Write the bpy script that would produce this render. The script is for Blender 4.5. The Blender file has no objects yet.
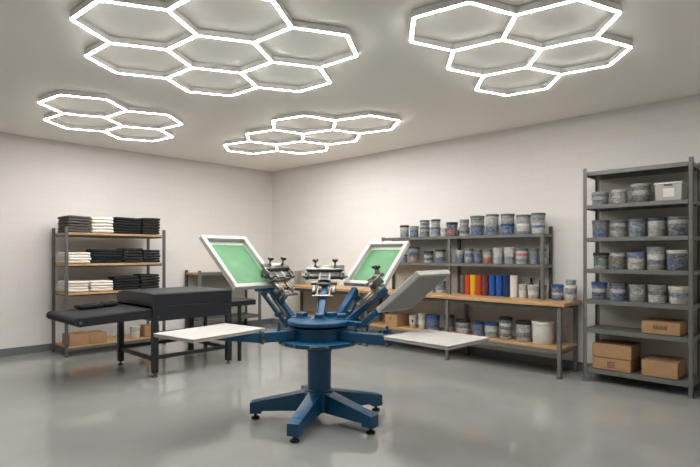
import bpy, bmesh, math, random
from mathutils import Vector, Matrix

random.seed(7)
PI = math.pi
C = bpy.context.scene.collection

# ------------------------------------------------------------------ helpers
class MB:
    """collects shapes, then links them as ONE mesh object"""
    def __init__(self):
        self.bm = bmesh.new()

    def box(self, c, size, M=None, bev=0.0, seg=1):
        sx, sy, sz = size
        t = bmesh.new()
        bmesh.ops.create_cube(t, size=1.0)
        for v in t.verts:
            v.co = Vector((v.co.x * sx, v.co.y * sy, v.co.z * sz))
        if bev > 0:
            bmesh.ops.bevel(t, geom=t.edges[:], offset=bev, segments=seg, profile=0.5, affect='EDGES')
        for v in t.verts:
            p = v.co + Vector(c)
            v.co = (M @ p) if M is not None else p
        self._join(t)
        return self

    def _join(self, t):
        me = bpy.data.meshes.new('tmp')
        t.to_mesh(me)
        t.free()
        self.bm.from_mesh(me)
        bpy.data.meshes.remove(me)

    def cyl(self, p0, p1, r, r2=None, n=14, M=None):
        r2 = r if r2 is None else r2
        p0, p1 = Vector(p0), Vector(p1)
        d = (p1 - p0).normalized()
        a = d.orthogonal().normalized()
        b = d.cross(a)
        f = (lambda p: M @ p) if M is not None else (lambda p: p)
        A = [self.bm.verts.new(f(p0 + (a * math.cos(2*PI*k/n) + b * math.sin(2*PI*k/n)) * r)) for k in range(n)]
        B = [self.bm.verts.new(f(p1 + (a * math.cos(2*PI*k/n) + b * math.sin(2*PI*k/n)) * r2)) for k in range(n)]
        for k in range(n):
            self.bm.faces.new((A[k], A[(k+1) % n], B[(k+1) % n], B[k]))
        self.bm.faces.new(A[::-1])
        self.bm.faces.new(B)
        return self

    def lathe(self, prof, n=24, loc=(0, 0, 0), M=None):
        """prof: (radius, z) from bottom to top; r = 0 closes"""
        rings = []
        for r, z in prof:
            if r <= 1e-6:
                p = Vector((loc[0], loc[1], loc[2] + z))
                rings.append([self.bm.verts.new(M @ p if M is not None else p)])
            else:
                ring = []
                for k in range(n):
                    p = Vector((loc[0] + r*math.cos(2*PI*k/n), loc[1] + r*math.sin(2*PI*k/n), loc[2] + z))
                    ring.append(self.bm.verts.new(M @ p if M is not None else p))
                rings.append(ring)
        for a, b in zip(rings, rings[1:]):
            if len(a) == 1 and len(b) == 1:
                continue
            for k in range(n):
                k2 = (k+1) % n
                if len(a) == 1:
                    self.bm.faces.new((a[0], b[k2], b[k]))
                elif len(b) == 1:
                    self.bm.faces.new((a[k], a[k2], b[0]))
                else:
                    self.bm.faces.new((a[k], a[k2], b[k2], b[k]))
        return self

    def prism(self, poly, z0, z1, M=None):
        f = (lambda p: M @ p) if M is not None else (lambda p: p)
        A = [self.bm.verts.new(f(Vector((x, y, z0)))) for x, y in poly]
        B = [self.bm.verts.new(f(Vector((x, y, z1)))) for x, y in poly]
        n = len(poly)
        for k in range(n):
            self.bm.faces.new((A[k], A[(k+1) % n], B[(k+1) % n], B[k]))
        self.bm.faces.new(A[::-1])
        self.bm.faces.new(B)
        return self

    def hexa(self, bot, top):
        """eight corners: four below, four above"""
        A = [self.bm.verts.new(Vector(p)) for p in bot]
        B = [self.bm.verts.new(Vector(p)) for p in top]
        n = len(A)
        for k in range(n):
            self.bm.faces.new((A[k], A[(k+1) % n], B[(k+1) % n], B[k]))
        self.bm.faces.new(A[::-1])
        self.bm.faces.new(B)
        return self

    def tube(self, pts, r, n=8):
        for a, b in zip(pts, pts[1:]):
            self.cyl(a, b, r, n=n)
        return self

    def mesh(self, name, mat):
        bmesh.ops.recalc_face_normals(self.bm, faces=self.bm.faces[:])
        me = bpy.data.meshes.new(name)
        self.bm.to_mesh(me)
        self.bm.free()
        for p in me.polygons:
            p.use_smooth = True
        me.set_sharp_from_angle(angle=math.radians(38))
        me.materials.append(mat)
        return me

    def build(self, name, mat, parent=None, loc=(0, 0, 0), rotz=0.0):
        return link(name, self.mesh(name, mat), parent, loc, rotz)


def link(name, me, parent=None, loc=(0, 0, 0), rotz=0.0):
    o = bpy.data.objects.new(name, me)
    C.objects.link(o)
    o.location = loc
    o.rotation_euler = (0, 0, rotz)
    if parent is not None:
        o.parent = parent
    return o


def thing(name, label, cat, loc=(0, 0, 0), rotz=0.0, group=None):
    o = bpy.data.objects.new(name, None)
    o.empty_display_size = 0.1
    C.objects.link(o)
    o.location = loc
    o.rotation_euler = (0, 0, rotz)
    return tag(o, label, cat, group)


def tag(o, label, cat, group=None):
    o['label'] = label
    o['category'] = cat
    if group:
        o['group'] = group
    return o


def struct(o):
    o['kind'] = 'structure'
    return o


def copy_tree(o, parent=None):
    c = o.copy()
    C.objects.link(c)
    if parent is not None:
        c.parent = parent
    for ch in list(o.children):
        copy_tree(ch, c)
    return c

# ------------------------------------------------------------------ materials
def srgb(r, g, b):
    def f(c):
        c /= 255.0
        return c/12.92 if c <= 0.04045 else ((c+0.055)/1.055)**2.4
    return (f(r), f(g), f(b), 1.0)


def new_mat(name):
    m = bpy.data.materials.new(name)
    m.use_nodes = True
    nt = m.node_tree
    return m, nt, nt.nodes['Principled BSDF']


def nd(nt, t, **kw):
    n = nt.nodes.new(t)
    for k, v in kw.items():
        if k.startswith('i_'):
            n.inputs[k[2:].replace('_', ' ')].default_value = v
        else:
            setattr(n, k, v)
    return n


def ramp(nt, stops, interp='LINEAR'):
    r = nt.nodes.new('ShaderNodeValToRGB')
    cr = r.color_ramp
    cr.interpolation = interp
    while len(cr.elements) < len(stops):
        cr.elements.new(0.5)
    for e, (p, c) in zip(cr.elements, stops):
        e.position = p
        e.color = c
    return r


def scale_c(c, k):
    return (min(1, c[0]*k), min(1, c[1]*k), min(1, c[2]*k), 1.0)


def simple(name, col, rough=0.5, metal=0.0, var=0.12, nscale=14.0, bump=0.0, spec=0.5):
    m, nt, b = new_mat(name)
    tc = nd(nt, 'ShaderNodeTexCoord')
    no = nd(nt, 'ShaderNodeTexNoise')
    no.inputs['Scale'].default_value = nscale
    no.inputs['Detail'].default_value = 5
    nt.links.new(tc.outputs['Object'], no.inputs['Vector'])
    r = ramp(nt, [(0.3, scale_c(col, 1 - var)), (0.7, scale_c(col, 1 + var))])
    nt.links.new(no.outputs['Fac'], r.inputs['Fac'])
    nt.links.new(r.outputs['Color'], b.inputs['Base Color'])
    b.inputs['Roughness'].default_value = rough
    b.inputs['Metallic'].default_value = metal
    b.inputs['Specular IOR Level'].default_value = spec
    if bump > 0:
        bp = nd(nt, 'ShaderNodeBump')
        bp.inputs['Strength'].default_value = bump
        bp.inputs['Distance'].default_value = 0.004
        nt.links.new(no.outputs['Fac'], bp.inputs['Height'])
        nt.links.new(bp.outputs['Normal'], b.inputs['Normal'])
    return m


def wood(name, axis, light, dark):
    m, nt, b = new_mat(name)
    tc = nd(nt, 'ShaderNodeTexCoord')
    mp = nd(nt, 'ShaderNodeMapping')
    mp.inputs['Scale'].default_value = (1.5, 22, 22) if axis == 'x' else (22, 1.5, 22)
    no = nd(nt, 'ShaderNodeTexNoise')
    no.inputs['Scale'].default_value = 1.6
    no.inputs['Detail'].default_value = 6
    no.inputs['Roughness'].default_value = 0.6
    nt.links.new(tc.outputs['Object'], mp.inputs['Vector'])
    nt.links.new(mp.outputs['Vector'], no.inputs['Vector'])
    r = ramp(nt, [(0.32, dark), (0.66, light)])
    nt.links.new(no.outputs['Fac'], r.inputs['Fac'])
    nt.links.new(r.outputs['Color'], b.inputs['Base Color'])
    b.inputs['Roughness'].default_value = 0.42
    return m


def band_mat(name, stops, rough=0.42, smear=0.35):
    """a paint tub: bands of colour up the side with ragged, smeared edges"""
    m, nt, b = new_mat(name)
    tc = nd(nt, 'ShaderNodeTexCoord')
    sep = nd(nt, 'ShaderNodeSeparateXYZ')
    nt.links.new(tc.outputs['Generated'], sep.inputs['Vector'])
    info = nd(nt, 'ShaderNodeObjectInfo')
    mp = nd(nt, 'ShaderNodeMapping')
    mp.inputs['Scale'].default_value = (18, 18, 26)
    nt.links.new(tc.outputs['Object'], mp.inputs['Vector'])
    no = nd(nt, 'ShaderNodeTexNoise', noise_dimensions='4D')
    no.inputs['Scale'].default_value = 1.0
    no.inputs['Detail'].default_value = 6
    mul = nd(nt, 'ShaderNodeMath', operation='MULTIPLY')
    mul.inputs[1].default_value = 37.0
    nt.links.new(info.outputs['Random'], mul.inputs[0])
    nt.links.new(mul.outputs[0], no.inputs['W'])
    nt.links.new(mp.outputs['Vector'], no.inputs['Vector'])
    ma = nd(nt, 'ShaderNodeMath', operation='MULTIPLY_ADD')
    ma.inputs[1].default_value = 0.20
    nt.links.new(no.outputs['Fac'], ma.inputs[0])
    sub = nd(nt, 'ShaderNodeMath', operation='SUBTRACT')
    sub.inputs[1].default_value = 0.10
    nt.links.new(sep.outputs['Z'], sub.inputs[0])
    nt.links.new(sub.outputs[0], ma.inputs[2])
    full = []
    for i, (p, c) in enumerate(stops):
        full.append((p, c))
        if i + 1 < len(stops):
            full.append((max(p + 0.01, stops[i+1][0] - 0.05), c))
    r = ramp(nt, full)
    nt.links.new(ma.outputs[0], r.inputs['Fac'])
    # smears of pale and dark paint
    mp2 = nd(nt, 'ShaderNodeMapping')
    mp2.inputs['Scale'].default_value = (34, 34, 48)
    nt.links.new(tc.outputs['Object'], mp2.inputs['Vector'])
    n2 = nd(nt, 'ShaderNodeTexNoise', noise_dimensions='4D')
    n2.inputs['Scale'].default_value = 1.0
    n2.inputs['Detail'].default_value = 4
    nt.links.new(mp2.outputs['Vector'], n2.inputs['Vector'])
    nt.links.new(mul.outputs[0], n2.inputs['W'])
    r2 = ramp(nt, [(0.30, srgb(60, 64, 70)), (0.46, srgb(120, 122, 124)), (0.66, srgb(196, 196, 192))])
    nt.links.new(n2.outputs['Fac'], r2.inputs['Fac'])
    mx = nd(nt, 'ShaderNodeMix', data_type='RGBA')
    mx.inputs[0].default_value = smear
    nt.links.new(r.outputs['Color'], mx.inputs[6])
    nt.links.new(r2.outputs['Color'], mx.inputs[7])
    nt.links.new(mx.outputs[2], b.inputs['Base Color'])
    b.inputs['Roughness'].default_value = rough
    return m

M = {}
# painted block wall, faint courses
def wall_mat(name, axis):
    m, nt, b = new_mat(name)
    tc = nd(nt, 'ShaderNodeTexCoord')
    sep = nd(nt, 'ShaderNodeSeparateXYZ')
    nt.links.new(tc.outputs['Object'], sep.inputs['Vector'])
    comb = nd(nt, 'ShaderNodeCombineXYZ')
    nt.links.new(sep.outputs['X' if axis == 'x' else 'Y'], comb.inputs['X'])
    nt.links.new(sep.outputs['Z'], comb.inputs['Y'])
    br = nd(nt, 'ShaderNodeTexBrick')
    br.inputs['Scale'].default_value = 1.0
    br.inputs['Brick Width'].default_value = 0.40
    br.inputs['Row Height'].default_value = 0.13
    br.inputs['Mortar Size'].default_value = 0.006
    br.inputs['Mortar Smooth'].default_value = 0.6
    br.inputs['Color1'].default_value = srgb(226, 222, 218)
    br.inputs['Color2'].default_value = srgb(224, 220, 215)
    br.inputs['Mortar'].default_value = srgb(221, 217, 212)
    nt.links.new(comb.outputs['Vector'], br.inputs['Vector'])
    nt.links.new(br.outputs['Color'], b.inputs['Base Color'])
    no = nd(nt, 'ShaderNodeTexNoise')
    no.inputs['Scale'].default_value = 45
    nt.links.new(tc.outputs['Object'], no.inputs['Vector'])
    ad = nd(nt, 'ShaderNodeMath', operation='MULTIPLY_ADD')
    ad.inputs[1].default_value = -1.0
    nt.links.new(br.outputs['Fac'], ad.inputs[0])
    mm = nd(nt, 'ShaderNodeMath', operation='MULTIPLY')
    mm.inputs[1].default_value = 0.5
    nt.links.new(no.outputs['Fac'], mm.inputs[0])
    nt.links.new(mm.outputs[0], ad.inputs[2])
    bp = nd(nt, 'ShaderNodeBump')
    bp.inputs['Strength'].default_value = 0.06
    bp.inputs['Distance'].default_value = 0.004
    nt.links.new(ad.outputs[0], bp.inputs['Height'])
    nt.links.new(bp.outputs['Normal'], b.inputs['Normal'])
    b.inputs['Roughness'].default_value = 0.75
    return m

M['wall_x'] = wall_mat('painted_wall_x', 'x')
M['wall_y'] = wall_mat('painted_wall_y', 'y')
M['ceiling'] = simple('ceiling_paint', srgb(246, 243, 237), 0.9, var=0.005, nscale=3, spec=0.0)
M['skirting'] = simple('skirting_grey', srgb(104, 109, 111), 0.45, var=0.05)

def floor_mat():
    m, nt, b = new_mat('epoxy_floor')
    tc = nd(nt, 'ShaderNodeTexCoord')
    n1 = nd(nt, 'ShaderNodeTexNoise')
    n1.inputs['Scale'].default_value = 0.9
    n1.inputs['Detail'].default_value = 7
    n1.inputs['Roughness'].default_value = 0.6
    nt.links.new(tc.outputs['Object'], n1.inputs['Vector'])
    r = ramp(nt, [(0.28, srgb(140, 141, 138)), (0.72, srgb(154, 154, 150))])
    nt.links.new(n1.outputs['Fac'], r.inputs['Fac'])
    nt.links.new(r.outputs['Color'], b.inputs['Base Color'])
    n2 = nd(nt, 'ShaderNodeTexNoise')
    n2.inputs['Scale'].default_value = 2.2
    n2.inputs['Detail'].default_value = 4
    nt.links.new(tc.outputs['Object'], n2.inputs['Vector'])
    mr = nd(nt, 'ShaderNodeMapRange')
    mr.inputs['To Min'].default_value = 0.07
    mr.inputs['To Max'].default_value = 0.13
    nt.links.new(n2.outputs['Fac'], mr.inputs['Value'])
    nt.links.new(mr.outputs['Result'], b.inputs['Roughness'])
    b.inputs['IOR'].default_value = 1.75
    bp = nd(nt, 'ShaderNodeBump')
    bp.inputs['Strength'].default_value = 0.03
    bp.inputs['Distance'].default_value = 0.01
    nt.links.new(n2.outputs['Fac'], bp.inputs['Height'])
    nt.links.new(bp.outputs['Normal'], b.inputs['Normal'])
    return m
M['floor'] = floor_mat()

M['blue'] = simple('blue_enamel', srgb(4, 70, 106), 0.32, var=0.10, nscale=9)
M['steel'] = simple('bare_steel', srgb(132, 130, 125), 0.30, metal=0.95, var=0.10, nscale=30)
M['steel_dark'] = simple('dark_steel', srgb(96, 95, 92), 0.38, metal=0.8, var=0.15, nscale=30)
M['black'] = simple('black_plastic', srgb(26, 26, 27), 0.45, var=0.1)
M['dryer'] = simple('black_powder_coat', srgb(19, 24, 29), 0.45, var=0.06)
M['dryer_top'] = simple('dark_grey_hood', srgb(46, 47, 48), 0.5, var=0.06)
M['belt'] = simple('woven_belt', srgb(28, 30, 30), 0.8, var=0.2, nscale=160, bump=0.3)
M['rack'] = simple('grey_green_steel', srgb(103, 104, 99), 0.42, metal=0.2, var=0.08)
M['rack_mid'] = simple('mid_grey_steel', srgb(90, 91, 88), 0.42, metal=0.2, var=0.08)
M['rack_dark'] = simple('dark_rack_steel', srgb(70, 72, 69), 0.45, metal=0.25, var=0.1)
M['panel'] = simple('grey_back_panel', srgb(182, 178, 168), 0.7, var=0.04, nscale=4)
M['wood_x'] = wood('oak_along_x', 'x', srgb(196, 160, 116), srgb(160, 122, 80))
M['wood_y'] = wood('oak_along_y', 'y', srgb(196, 160, 116), srgb(160, 122, 80))
M['card'] = simple('cardboard', srgb(158, 124, 88), 0.8, var=0.07, nscale=22)
M['card_dark'] = simple('cardboard_flap', srgb(138, 106, 74), 0.8, var=0.08, nscale=22)
M['print'] = simple('printed_ink', srgb(82, 62, 42), 0.8, var=0.2)
M['platen'] = simple('pale_platen', srgb(178, 174, 170), 0.5, var=0.03, nscale=18)
M['platen_edge'] = simple('platen_board', srgb(196, 192, 184), 0.5, var=0.04)
M['alu'] = simple('white_aluminium', srgb(180, 179, 175), 0.42, metal=0.12, var=0.04, nscale=12)
M['mesh'] = simple('pale_screen_mesh', srgb(186, 192, 178), 0.6, var=0.03, nscale=60)
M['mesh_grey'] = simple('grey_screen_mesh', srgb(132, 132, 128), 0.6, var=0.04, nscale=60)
M['led_housing'] = simple('light_profile', srgb(236, 234, 230), 0.5, var=0.02)
M['rubber'] = simple('rubber_foot', srgb(30, 29, 28), 0.7, var=0.1)
M['paper'] = simple('paper_label', srgb(222, 216, 208), 0.8, var=0.03)

def green_mat():
    m, nt, b = new_mat('green_emulsion')
    tc = nd(nt, 'ShaderNodeTexCoord')
    no = nd(nt, 'ShaderNodeTexNoise')
    no.inputs['Scale'].default_value = 5.5
    no.inputs['Detail'].default_value = 3
    nt.links.new(tc.outputs['Object'], no.inputs['Vector'])
    r = ramp(nt, [(0.40, srgb(66, 122, 78)), (0.56, srgb(71, 128, 83)), (0.70, srgb(88, 140, 96))])
    nt.links.new(no.outputs['Fac'], r.inputs['Fac'])
    nt.links.new(r.outputs['Color'], b.inputs['Base Color'])
    b.inputs['Roughness'].default_value = 0.45
    return m
M['green'] = green_mat()

def led_mat():
    m, nt, b = new_mat('led_diffuser')
    b.inputs['Base Color'].default_value = (0.9, 0.9, 0.88, 1)
    b.inputs['Emission Color'].default_value = (1.0, 0.985, 0.965, 1)
    b.inputs['Emission Strength'].default_value = 49.0
    return m
M['led'] = led_mat()

def fabric(name, col):
    return simple(name, col, 0.9, var=0.08, nscale=40, bump=0.25, spec=0.2)
M['f_grey'] = fabric('charcoal_cotton', srgb(84, 81, 77))
M['f_white'] = fabric('white_cotton', srgb(224, 216, 205))
M['f_black'] = fabric('black_cotton', srgb(36, 38, 40))
M['f_black2'] = fabric('washed_black_cotton', srgb(44, 43, 40))

# ------------------------------------------------------------------ the room
XR, YF, H = 9.9, -8.4, 3.056
def slab(name, x0, x1, y0, y1, z0, z1, mat):
    return struct(MB().box(((x0+x1)/2, (y0+y1)/2, (z0+z1)/2), (x1-x0, y1-y0, z1-z0)).build(name, mat))
slab('floor', -0.2, XR+0.2, YF-0.2, 0.2, -0.12, 0, M['floor'])
slab('ceiling', -0.2, XR+0.2, YF-0.2, 0.2, H, H+0.12, M['ceiling'])
slab('wall_left', -0.12, 0, YF, 0, 0, H, M['wall_y'])
slab('wall_back', -0.12, XR+0.12, 0, 0.12, 0, H, M['wall_x'])
slab('wall_right', XR, XR+0.12, YF, 0, 0, H, M['wall_y'])
slab('wall_front', -0.12, XR+0.12, YF-0.12, YF, 0, H, M['wall_x'])
slab('baseboard_left', 0.0, 0.014, YF, 0, 0, 0.105, M['skirting'])
slab('baseboard_back', 0.014, XR, -0.014, 0, 0, 0.105, M['skirting'])

# ------------------------------------------------------------------ hexagon lights
def light_cluster(label, o, a1, a2, hexes):
    """hexes: axial coordinates of the hexagons in this fixture"""
    w6 = complex(math.cos(PI/3), math.sin(PI/3))
    at = lambda c: o + a1*c.real + a2*c.imag
    verts, edges = [], {}
    def vid(z):
        for i, u in enumerate(verts):
            if abs(u - z) < 0.05:
                return i
        verts.append(z)
        return len(verts) - 1
    for q, r in hexes:
        c = math.sqrt(3) * (q + r*w6)
        ids = [vid(at(c + complex(math.cos(PI/6 + PI/3*k), math.sin(PI/6 + PI/3*k)))) for k in range(6)]
        for k in range(6):
            a, b = ids[k], ids[(k+1) % 6]
            edges[(min(a, b), max(a, b))] = True
    cz = sum(verts) / len(verts)
    root = thing('hexagon_light', label, 'ceiling light', (cz.real, cz.imag, H), 0, 'hexagon lights on the ceiling')
    W, zb = 0.025, -0.056
    for a, b in edges:
        p, q = verts[a] - cz, verts[b] - cz
        d = (q - p); L = abs(d); d /= L
        n = d * 1j
        e = (W/2) / math.tan(PI/3)
        def poly(h, e):
            pts = [p, p + d*e - n*h, q - d*e - n*h, q, q - d*e + n*h, p + d*e + n*h]
            return [(t.real, t.imag) for t in pts]
        hb = MB().prism(poly(W/2, e), zb + 0.0016, -0.008)
        hb.prism(poly(W/2 - 0.009, e*0.5), -0.008, -0.0005)
        tube = hb.build('light_tube', M['led_housing'], root)
        MB().prism(poly(W/2 - 0.001, e), zb, zb + 0.0014).build('diffuser', M['led'], tube)
    return root

light_cluster('largest glowing hexagon light, seven cells, above the screen printing press', 4.6326-4.753j, -0.3467-0.2271j, 0.2111-0.3316j,
              [(-1, -1), (-1, 0), (0, -2), (0, -1), (0, 0), (1, -2), (1, -1)])
light_cluster('four-cell glowing hexagon light over the black conveyor dryer', 2.2982-4.3152j, -0.3654-0.2657j, 0.2727-0.319j,
              [(0, -1), (0, 0), (1, -2), (1, -1)])
light_cluster('six-cell glowing hexagon light on the ceiling beside the room corner', 3.4309-2.1404j, -0.3191-0.2984j, 0.3443-0.2859j,
              [(-1, 0), (0, -1), (0, 0), (1, -2), (1, -1), (2, -2)])
light_cluster('five-cell glowing hexagon light on the ceiling toward the tall grey rack', 6.2756-3.1476j, -0.2987-0.2556j, 0.2459-0.2993j,
              [(-1, -1), (-1, 0), (0, -2), (0, -1), (0, 0)])

# ------------------------------------------------------------------ screen printing press
PX, PY = 5.038, -3.368
press = thing('screen_printing_press', 'blue multi-arm screen printing press with star base in the middle of the floor', 'printing press', (PX, PY, 0))

# star base: hub, five legs with levelling feet
hub = MB()
hub.lathe([(0, 0.085), (0.13, 0.085), (0.135, 0.09), (0.135, 0.235), (0.125, 0.245), (0, 0.245)], 10)
hub.build('base_hub', M['blue'], press)
for ang in (222, 297.5, 4.5, 69, 150):
    a = math.radians(ang)
    R = Matrix.Rotation(a, 4, 'Z')
    mb = MB()
    w0, w1 = 0.062, 0.047
    mb.hexa([R @ Vector(p) for p in ((0.06, -w0, 0.085), (0.50, -w1, 0.075), (0.50, w1, 0.075), (0.06, w0, 0.085))],
            [R @ Vector(p) for p in ((0.06, -w0, 0.250), (0.50, -w1, 0.160), (0.50, w1, 0.160), (0.06, w0, 0.250))])
    mb.hexa([R @ Vector(p) for p in ((0.49, -w1, 0.050), (0.585, -w1, 0.050), (0.585, w1, 0.050), (0.49, w1, 0.050))],
            [R @ Vector(p) for p in ((0.49, -w1, 0.160), (0.585, -w1, 0.142), (0.585, w1, 0.142), (0.49, w1, 0.160))])
    leg = mb.build('base_leg', M['blue'], press)
    f = R @ Vector((0.545, 0, 0))
    fm = MB().lathe([(0, 0), (0.034, 0), (0.037, 0.006), (0.034, 0.016), (0.014, 0.022), (0.010, 0.055), (0, 0.055)], 16, (f.x, f.y, 0))
    fm.build('levelling_foot', M['rubber'], leg)
# brake lever by the far leg
a = math.radians(150)
lv = MB()
p = Vector((math.cos(a)*0.30, math.sin(a)*0.30, 0.19))
lv.cyl(p, p + Vector((0, 0, 0.085)), 0.009)
lv.cyl(p + Vector((0, 0, 0.075)), p + Vector((-0.012, -0.012, 0.115)), 0.013, 0.006)
lv.build('brake_lever', M['steel_dark'], press)

# column
col = MB().lathe([(0.112, 0.24), (0.112, 0.255), (0.100, 0.26), (0.100, 0.575), (0.107, 0.58), (0.107, 0.645), (0, 0.645)], 28)
column = col.build('column', M['blue'], press)
for ang in (20, 225, 316, 130):
    a = math.radians(ang)
    d = Vector((math.cos(a), math.sin(a), 0))
    MB().cyl(d*0.10 + Vector((0, 0, 0.612)), d*0.135 + Vector((0, 0, 0.612)), 0.013, n=6).build('collar_bolt', M['steel_dark'], column)

# turntables
lower = MB().lathe([(0, 0.640), (0.30, 0.640), (0.335, 0.650), (0.34, 0.660), (0.34, 0.680), (0.33, 0.686), (0, 0.686)], 48).build('lower_turntable', M['blue'], press)
for ang in (246, 262, 282, 305, 328):
    a = math.radians(ang)
    d = Vector((math.cos(a), math.sin(a), 0))
    MB().cyl(d*0.325 + Vector((0, 0, 0.667)), d*0.352 + Vector((0, 0, 0.667)), 0.011, n=8).build('turntable_bolt', M['steel'], lower)
# registration slot plate on the lower turntable
a0 = math.radians(318)
MB().box((0.334, 0, 0.668), (0.016, 0.15, 0.014), Matrix.Rotation(a0, 4, 'Z'), 0.003).build('slot_plate', M['steel_dark'], lower)
MB().lathe([(0, 0.686), (0.225, 0.686), (0.225, 0.765), (0.245, 0.768), (0.245, 0.788), (0.15, 0.790), (0.15, 0.806), (0, 0.806)], 40).build('drum', M['blue'], press)
upper = MB().lathe([(0, 0.805), (0.255, 0.805), (0.268, 0.812), (0.268, 0.838), (0.260, 0.846), (0, 0.848)], 48).build('upper_turntable', M['blue'], press)

# print heads ------------------------------------------------------
def head_matrix(phi, tau, r0, z0):
    """local (s along the arm, v across, n above) to press space"""
    p, t = math.radians(phi), math.radians(tau)
    er = Vector((math.cos(p), math.sin(p), 0))
    tt = Vector((math.sin(p), -math.cos(p), 0))
    es = er*math.cos(t) + Vector((0, 0, math.sin(t)))
    en = -er*math.sin(t) + Vector((0, 0, math.cos(t)))
    o = er*r0 + Vector((0, 0, z0))
    return Matrix(((es.x, tt.x, en.x, o.x), (es.y, tt.y, en.y, o.y), (es.z, tt.z, en.z, o.z), (0, 0, 0, 1)))

def print_head(phi, tau, r0=0.20, z0=0.82, clampn=0.060, clamp=True, bar_s=0.47, half=0.165, knobs=True, lo=0.0, sh=0.0, cross=0.160, support=False, uv=(-0.045, 0.045), co=None):
    Mx = head_matrix(phi, tau, r0, z0)
    p = math.radians(phi)
    er = Vector((math.cos(p), math.sin(p), 0))
    # arm: square tube on a bracket, root of this head
    arm = MB()
    arm.box(((0.43 + sh)/2, 0, lo - 0.026), (0.43 + sh, 0.058, 0.054), Mx, 0.005)
    Bz = Matrix.Translation((er.x*(r0-0.01), er.y*(r0-0.01), 0.848)) @ Matrix.Rotation(p, 4, 'Z')
    arm.box((0, 0, 0.020), (0.075, 0.074, 0.045), Bz, 0.004)
    arm.box((0.015, 0, 0.002), (0.15, 0.11, 0.008), Bz, 0.002)
    head = arm.build('print_arm', M['blue'], press)
    # second arm running parallel below, with a foot that reaches under the screen
    st = MB()
    st.box((0.240 + sh/2, 0.0, lo - 0.118), (0.36 + sh, 0.034, 0.036), Mx, 0.004)
    st.box((0.10, 0.0, lo - 0.080), (0.05, 0.030, 0.06), Mx, 0.003)
    st.box((0.390 + sh, 0.0, lo - 0.082), (0.045, 0.036, 0.09), Mx, 0.003)
    st.cyl((0.210, -0.030, lo - 0.118), (0.210, 0.030, lo - 0.118), 0.026, n=12, M=Mx)
    if support:
        st.box((0.430, -0.100, -0.030), (0.045, 0.240, 0.034), Mx, 0.004)
    st.build('arm_strut', M['blue'], head)
    # spring between arm and turntable
    sp = MB()
    sp.cyl((0.12, -0.045, lo - 0.030), (0.36, -0.045, lo - 0.030), 0.011, n=10, M=Mx)
    for k in range(11):
        sp.cyl((0.15 + k*0.017, -0.045, lo - 0.030), (0.158 + k*0.017, -0.045, lo - 0.030), 0.016, n=10, M=Mx)
    sp.build('lift_spring', M['steel_dark'], head)
    if not clamp:
        return head, Mx
    # carriage: two rails, cross bar, slider block
    co = lo if co is None else co
    xs = 0.350 + sh
    if co > lo + 0.01:
        for xx in (cross + 0.030, cross + 0.095):
            MB().box((xx, 0, (co + lo)/2 + 0.004), (0.026, 0.050, co - lo + 0.02), Mx, 0.003).build('carriage_post', M['steel_dark'], head)
    for v in (-0.056, 0.056):
        MB().box(((cross + xs + 0.02)/2, v, co + 0.016), (xs + 0.02 - cross, 0.016, 0.022), Mx, 0.004).build('carriage_rail', M['steel'], head)
    cb = MB().box((cross, 0, co + 0.018), (0.026, 0.150, 0.024), Mx, 0.006)
    cb.cyl((cross, -0.072, co + 0.018), (cross, -0.090, co + 0.018), 0.015, n=8, M=Mx)
    cb.cyl((cross, 0.072, co + 0.018), (cross, 0.090, co + 0.018), 0.015, n=8, M=Mx)
    cb.build('cross_bar', M['steel'], head)
    n0 = clampn
    sl = MB().box((xs, 0, co + 0.022), (0.055, 0.136, 0.042), Mx, 0.012, 2)
    sl.cyl((xs - 0.004, -0.120, co + 0.030), (xs - 0.004, 0.120, co + 0.030), 0.020, n=14, M=Mx)
    sl.build('slider_block', M['steel'], head)
    for sgn in (-1, 1):
        sc_ = MB().box((xs - 0.065, sgn*0.090, co + 0.012), (0.080, 0.030, 0.034), Mx, 0.004)
        sc_.cyl((xs - 0.125, sgn*0.090, co + 0.012), (xs - 0.088, sgn*0.090, co + 0.012), 0.010, n=8, M=Mx)
        sc_.cyl((xs - 0.125, sgn*0.090, co + 0.012), (xs - 0.112, sgn*0.090, co + 0.012), 0.020, n=8, M=Mx)
        sc_.build('stop_block', M['steel'], head)
    # back gate: uprights on the slider carry gate arms and a wide clamp bar above the frame edge
    for v in uv:
        u = MB().box((xs + 0.002, v, (co + n0)/2 + 0.010), (0.036, 0.022, n0 - co), Mx, 0.004)
        u.box(((xs - 0.010 + bar_s)/2, v, n0 + 0.002), (bar_s - xs + 0.015, 0.022, 0.026), Mx, 0.004)
        u.build('gate_arm', M['steel'], head)
    pl = MB().box(((xs - 0.005 + bar_s)/2, sum(uv)/2, n0 - 0.004), (bar_s - xs + 0.005, uv[1] - uv[0] + 0.01, 0.014), Mx, 0.003)
    pl.box((xs, sum(uv)/2, (co + n0)/2 + 0.014), (0.018, uv[1] - uv[0] + 0.01, n0 - co), Mx, 0.003)
    pl.build('gate_plate', M['steel_dark'], head)
    gate = MB()
    gate.box((bar_s, 0, n0 + 0.026), (0.070, 2*half, 0.030), Mx, 0.008, 2)
    gate.box((bar_s - 0.030, 0, n0 + 0.000), (0.014, 2*half - 0.02, 0.046), Mx, 0.003)
    gate.build('clamp_bar', M['steel'], head)
    MB().box((bar_s - 0.060, 0, n0 - 0.008), (0.085, 2*half - 0.07, 0.038), Mx, 0.003).build('gate_channel', M['steel_dark'], head)
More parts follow.
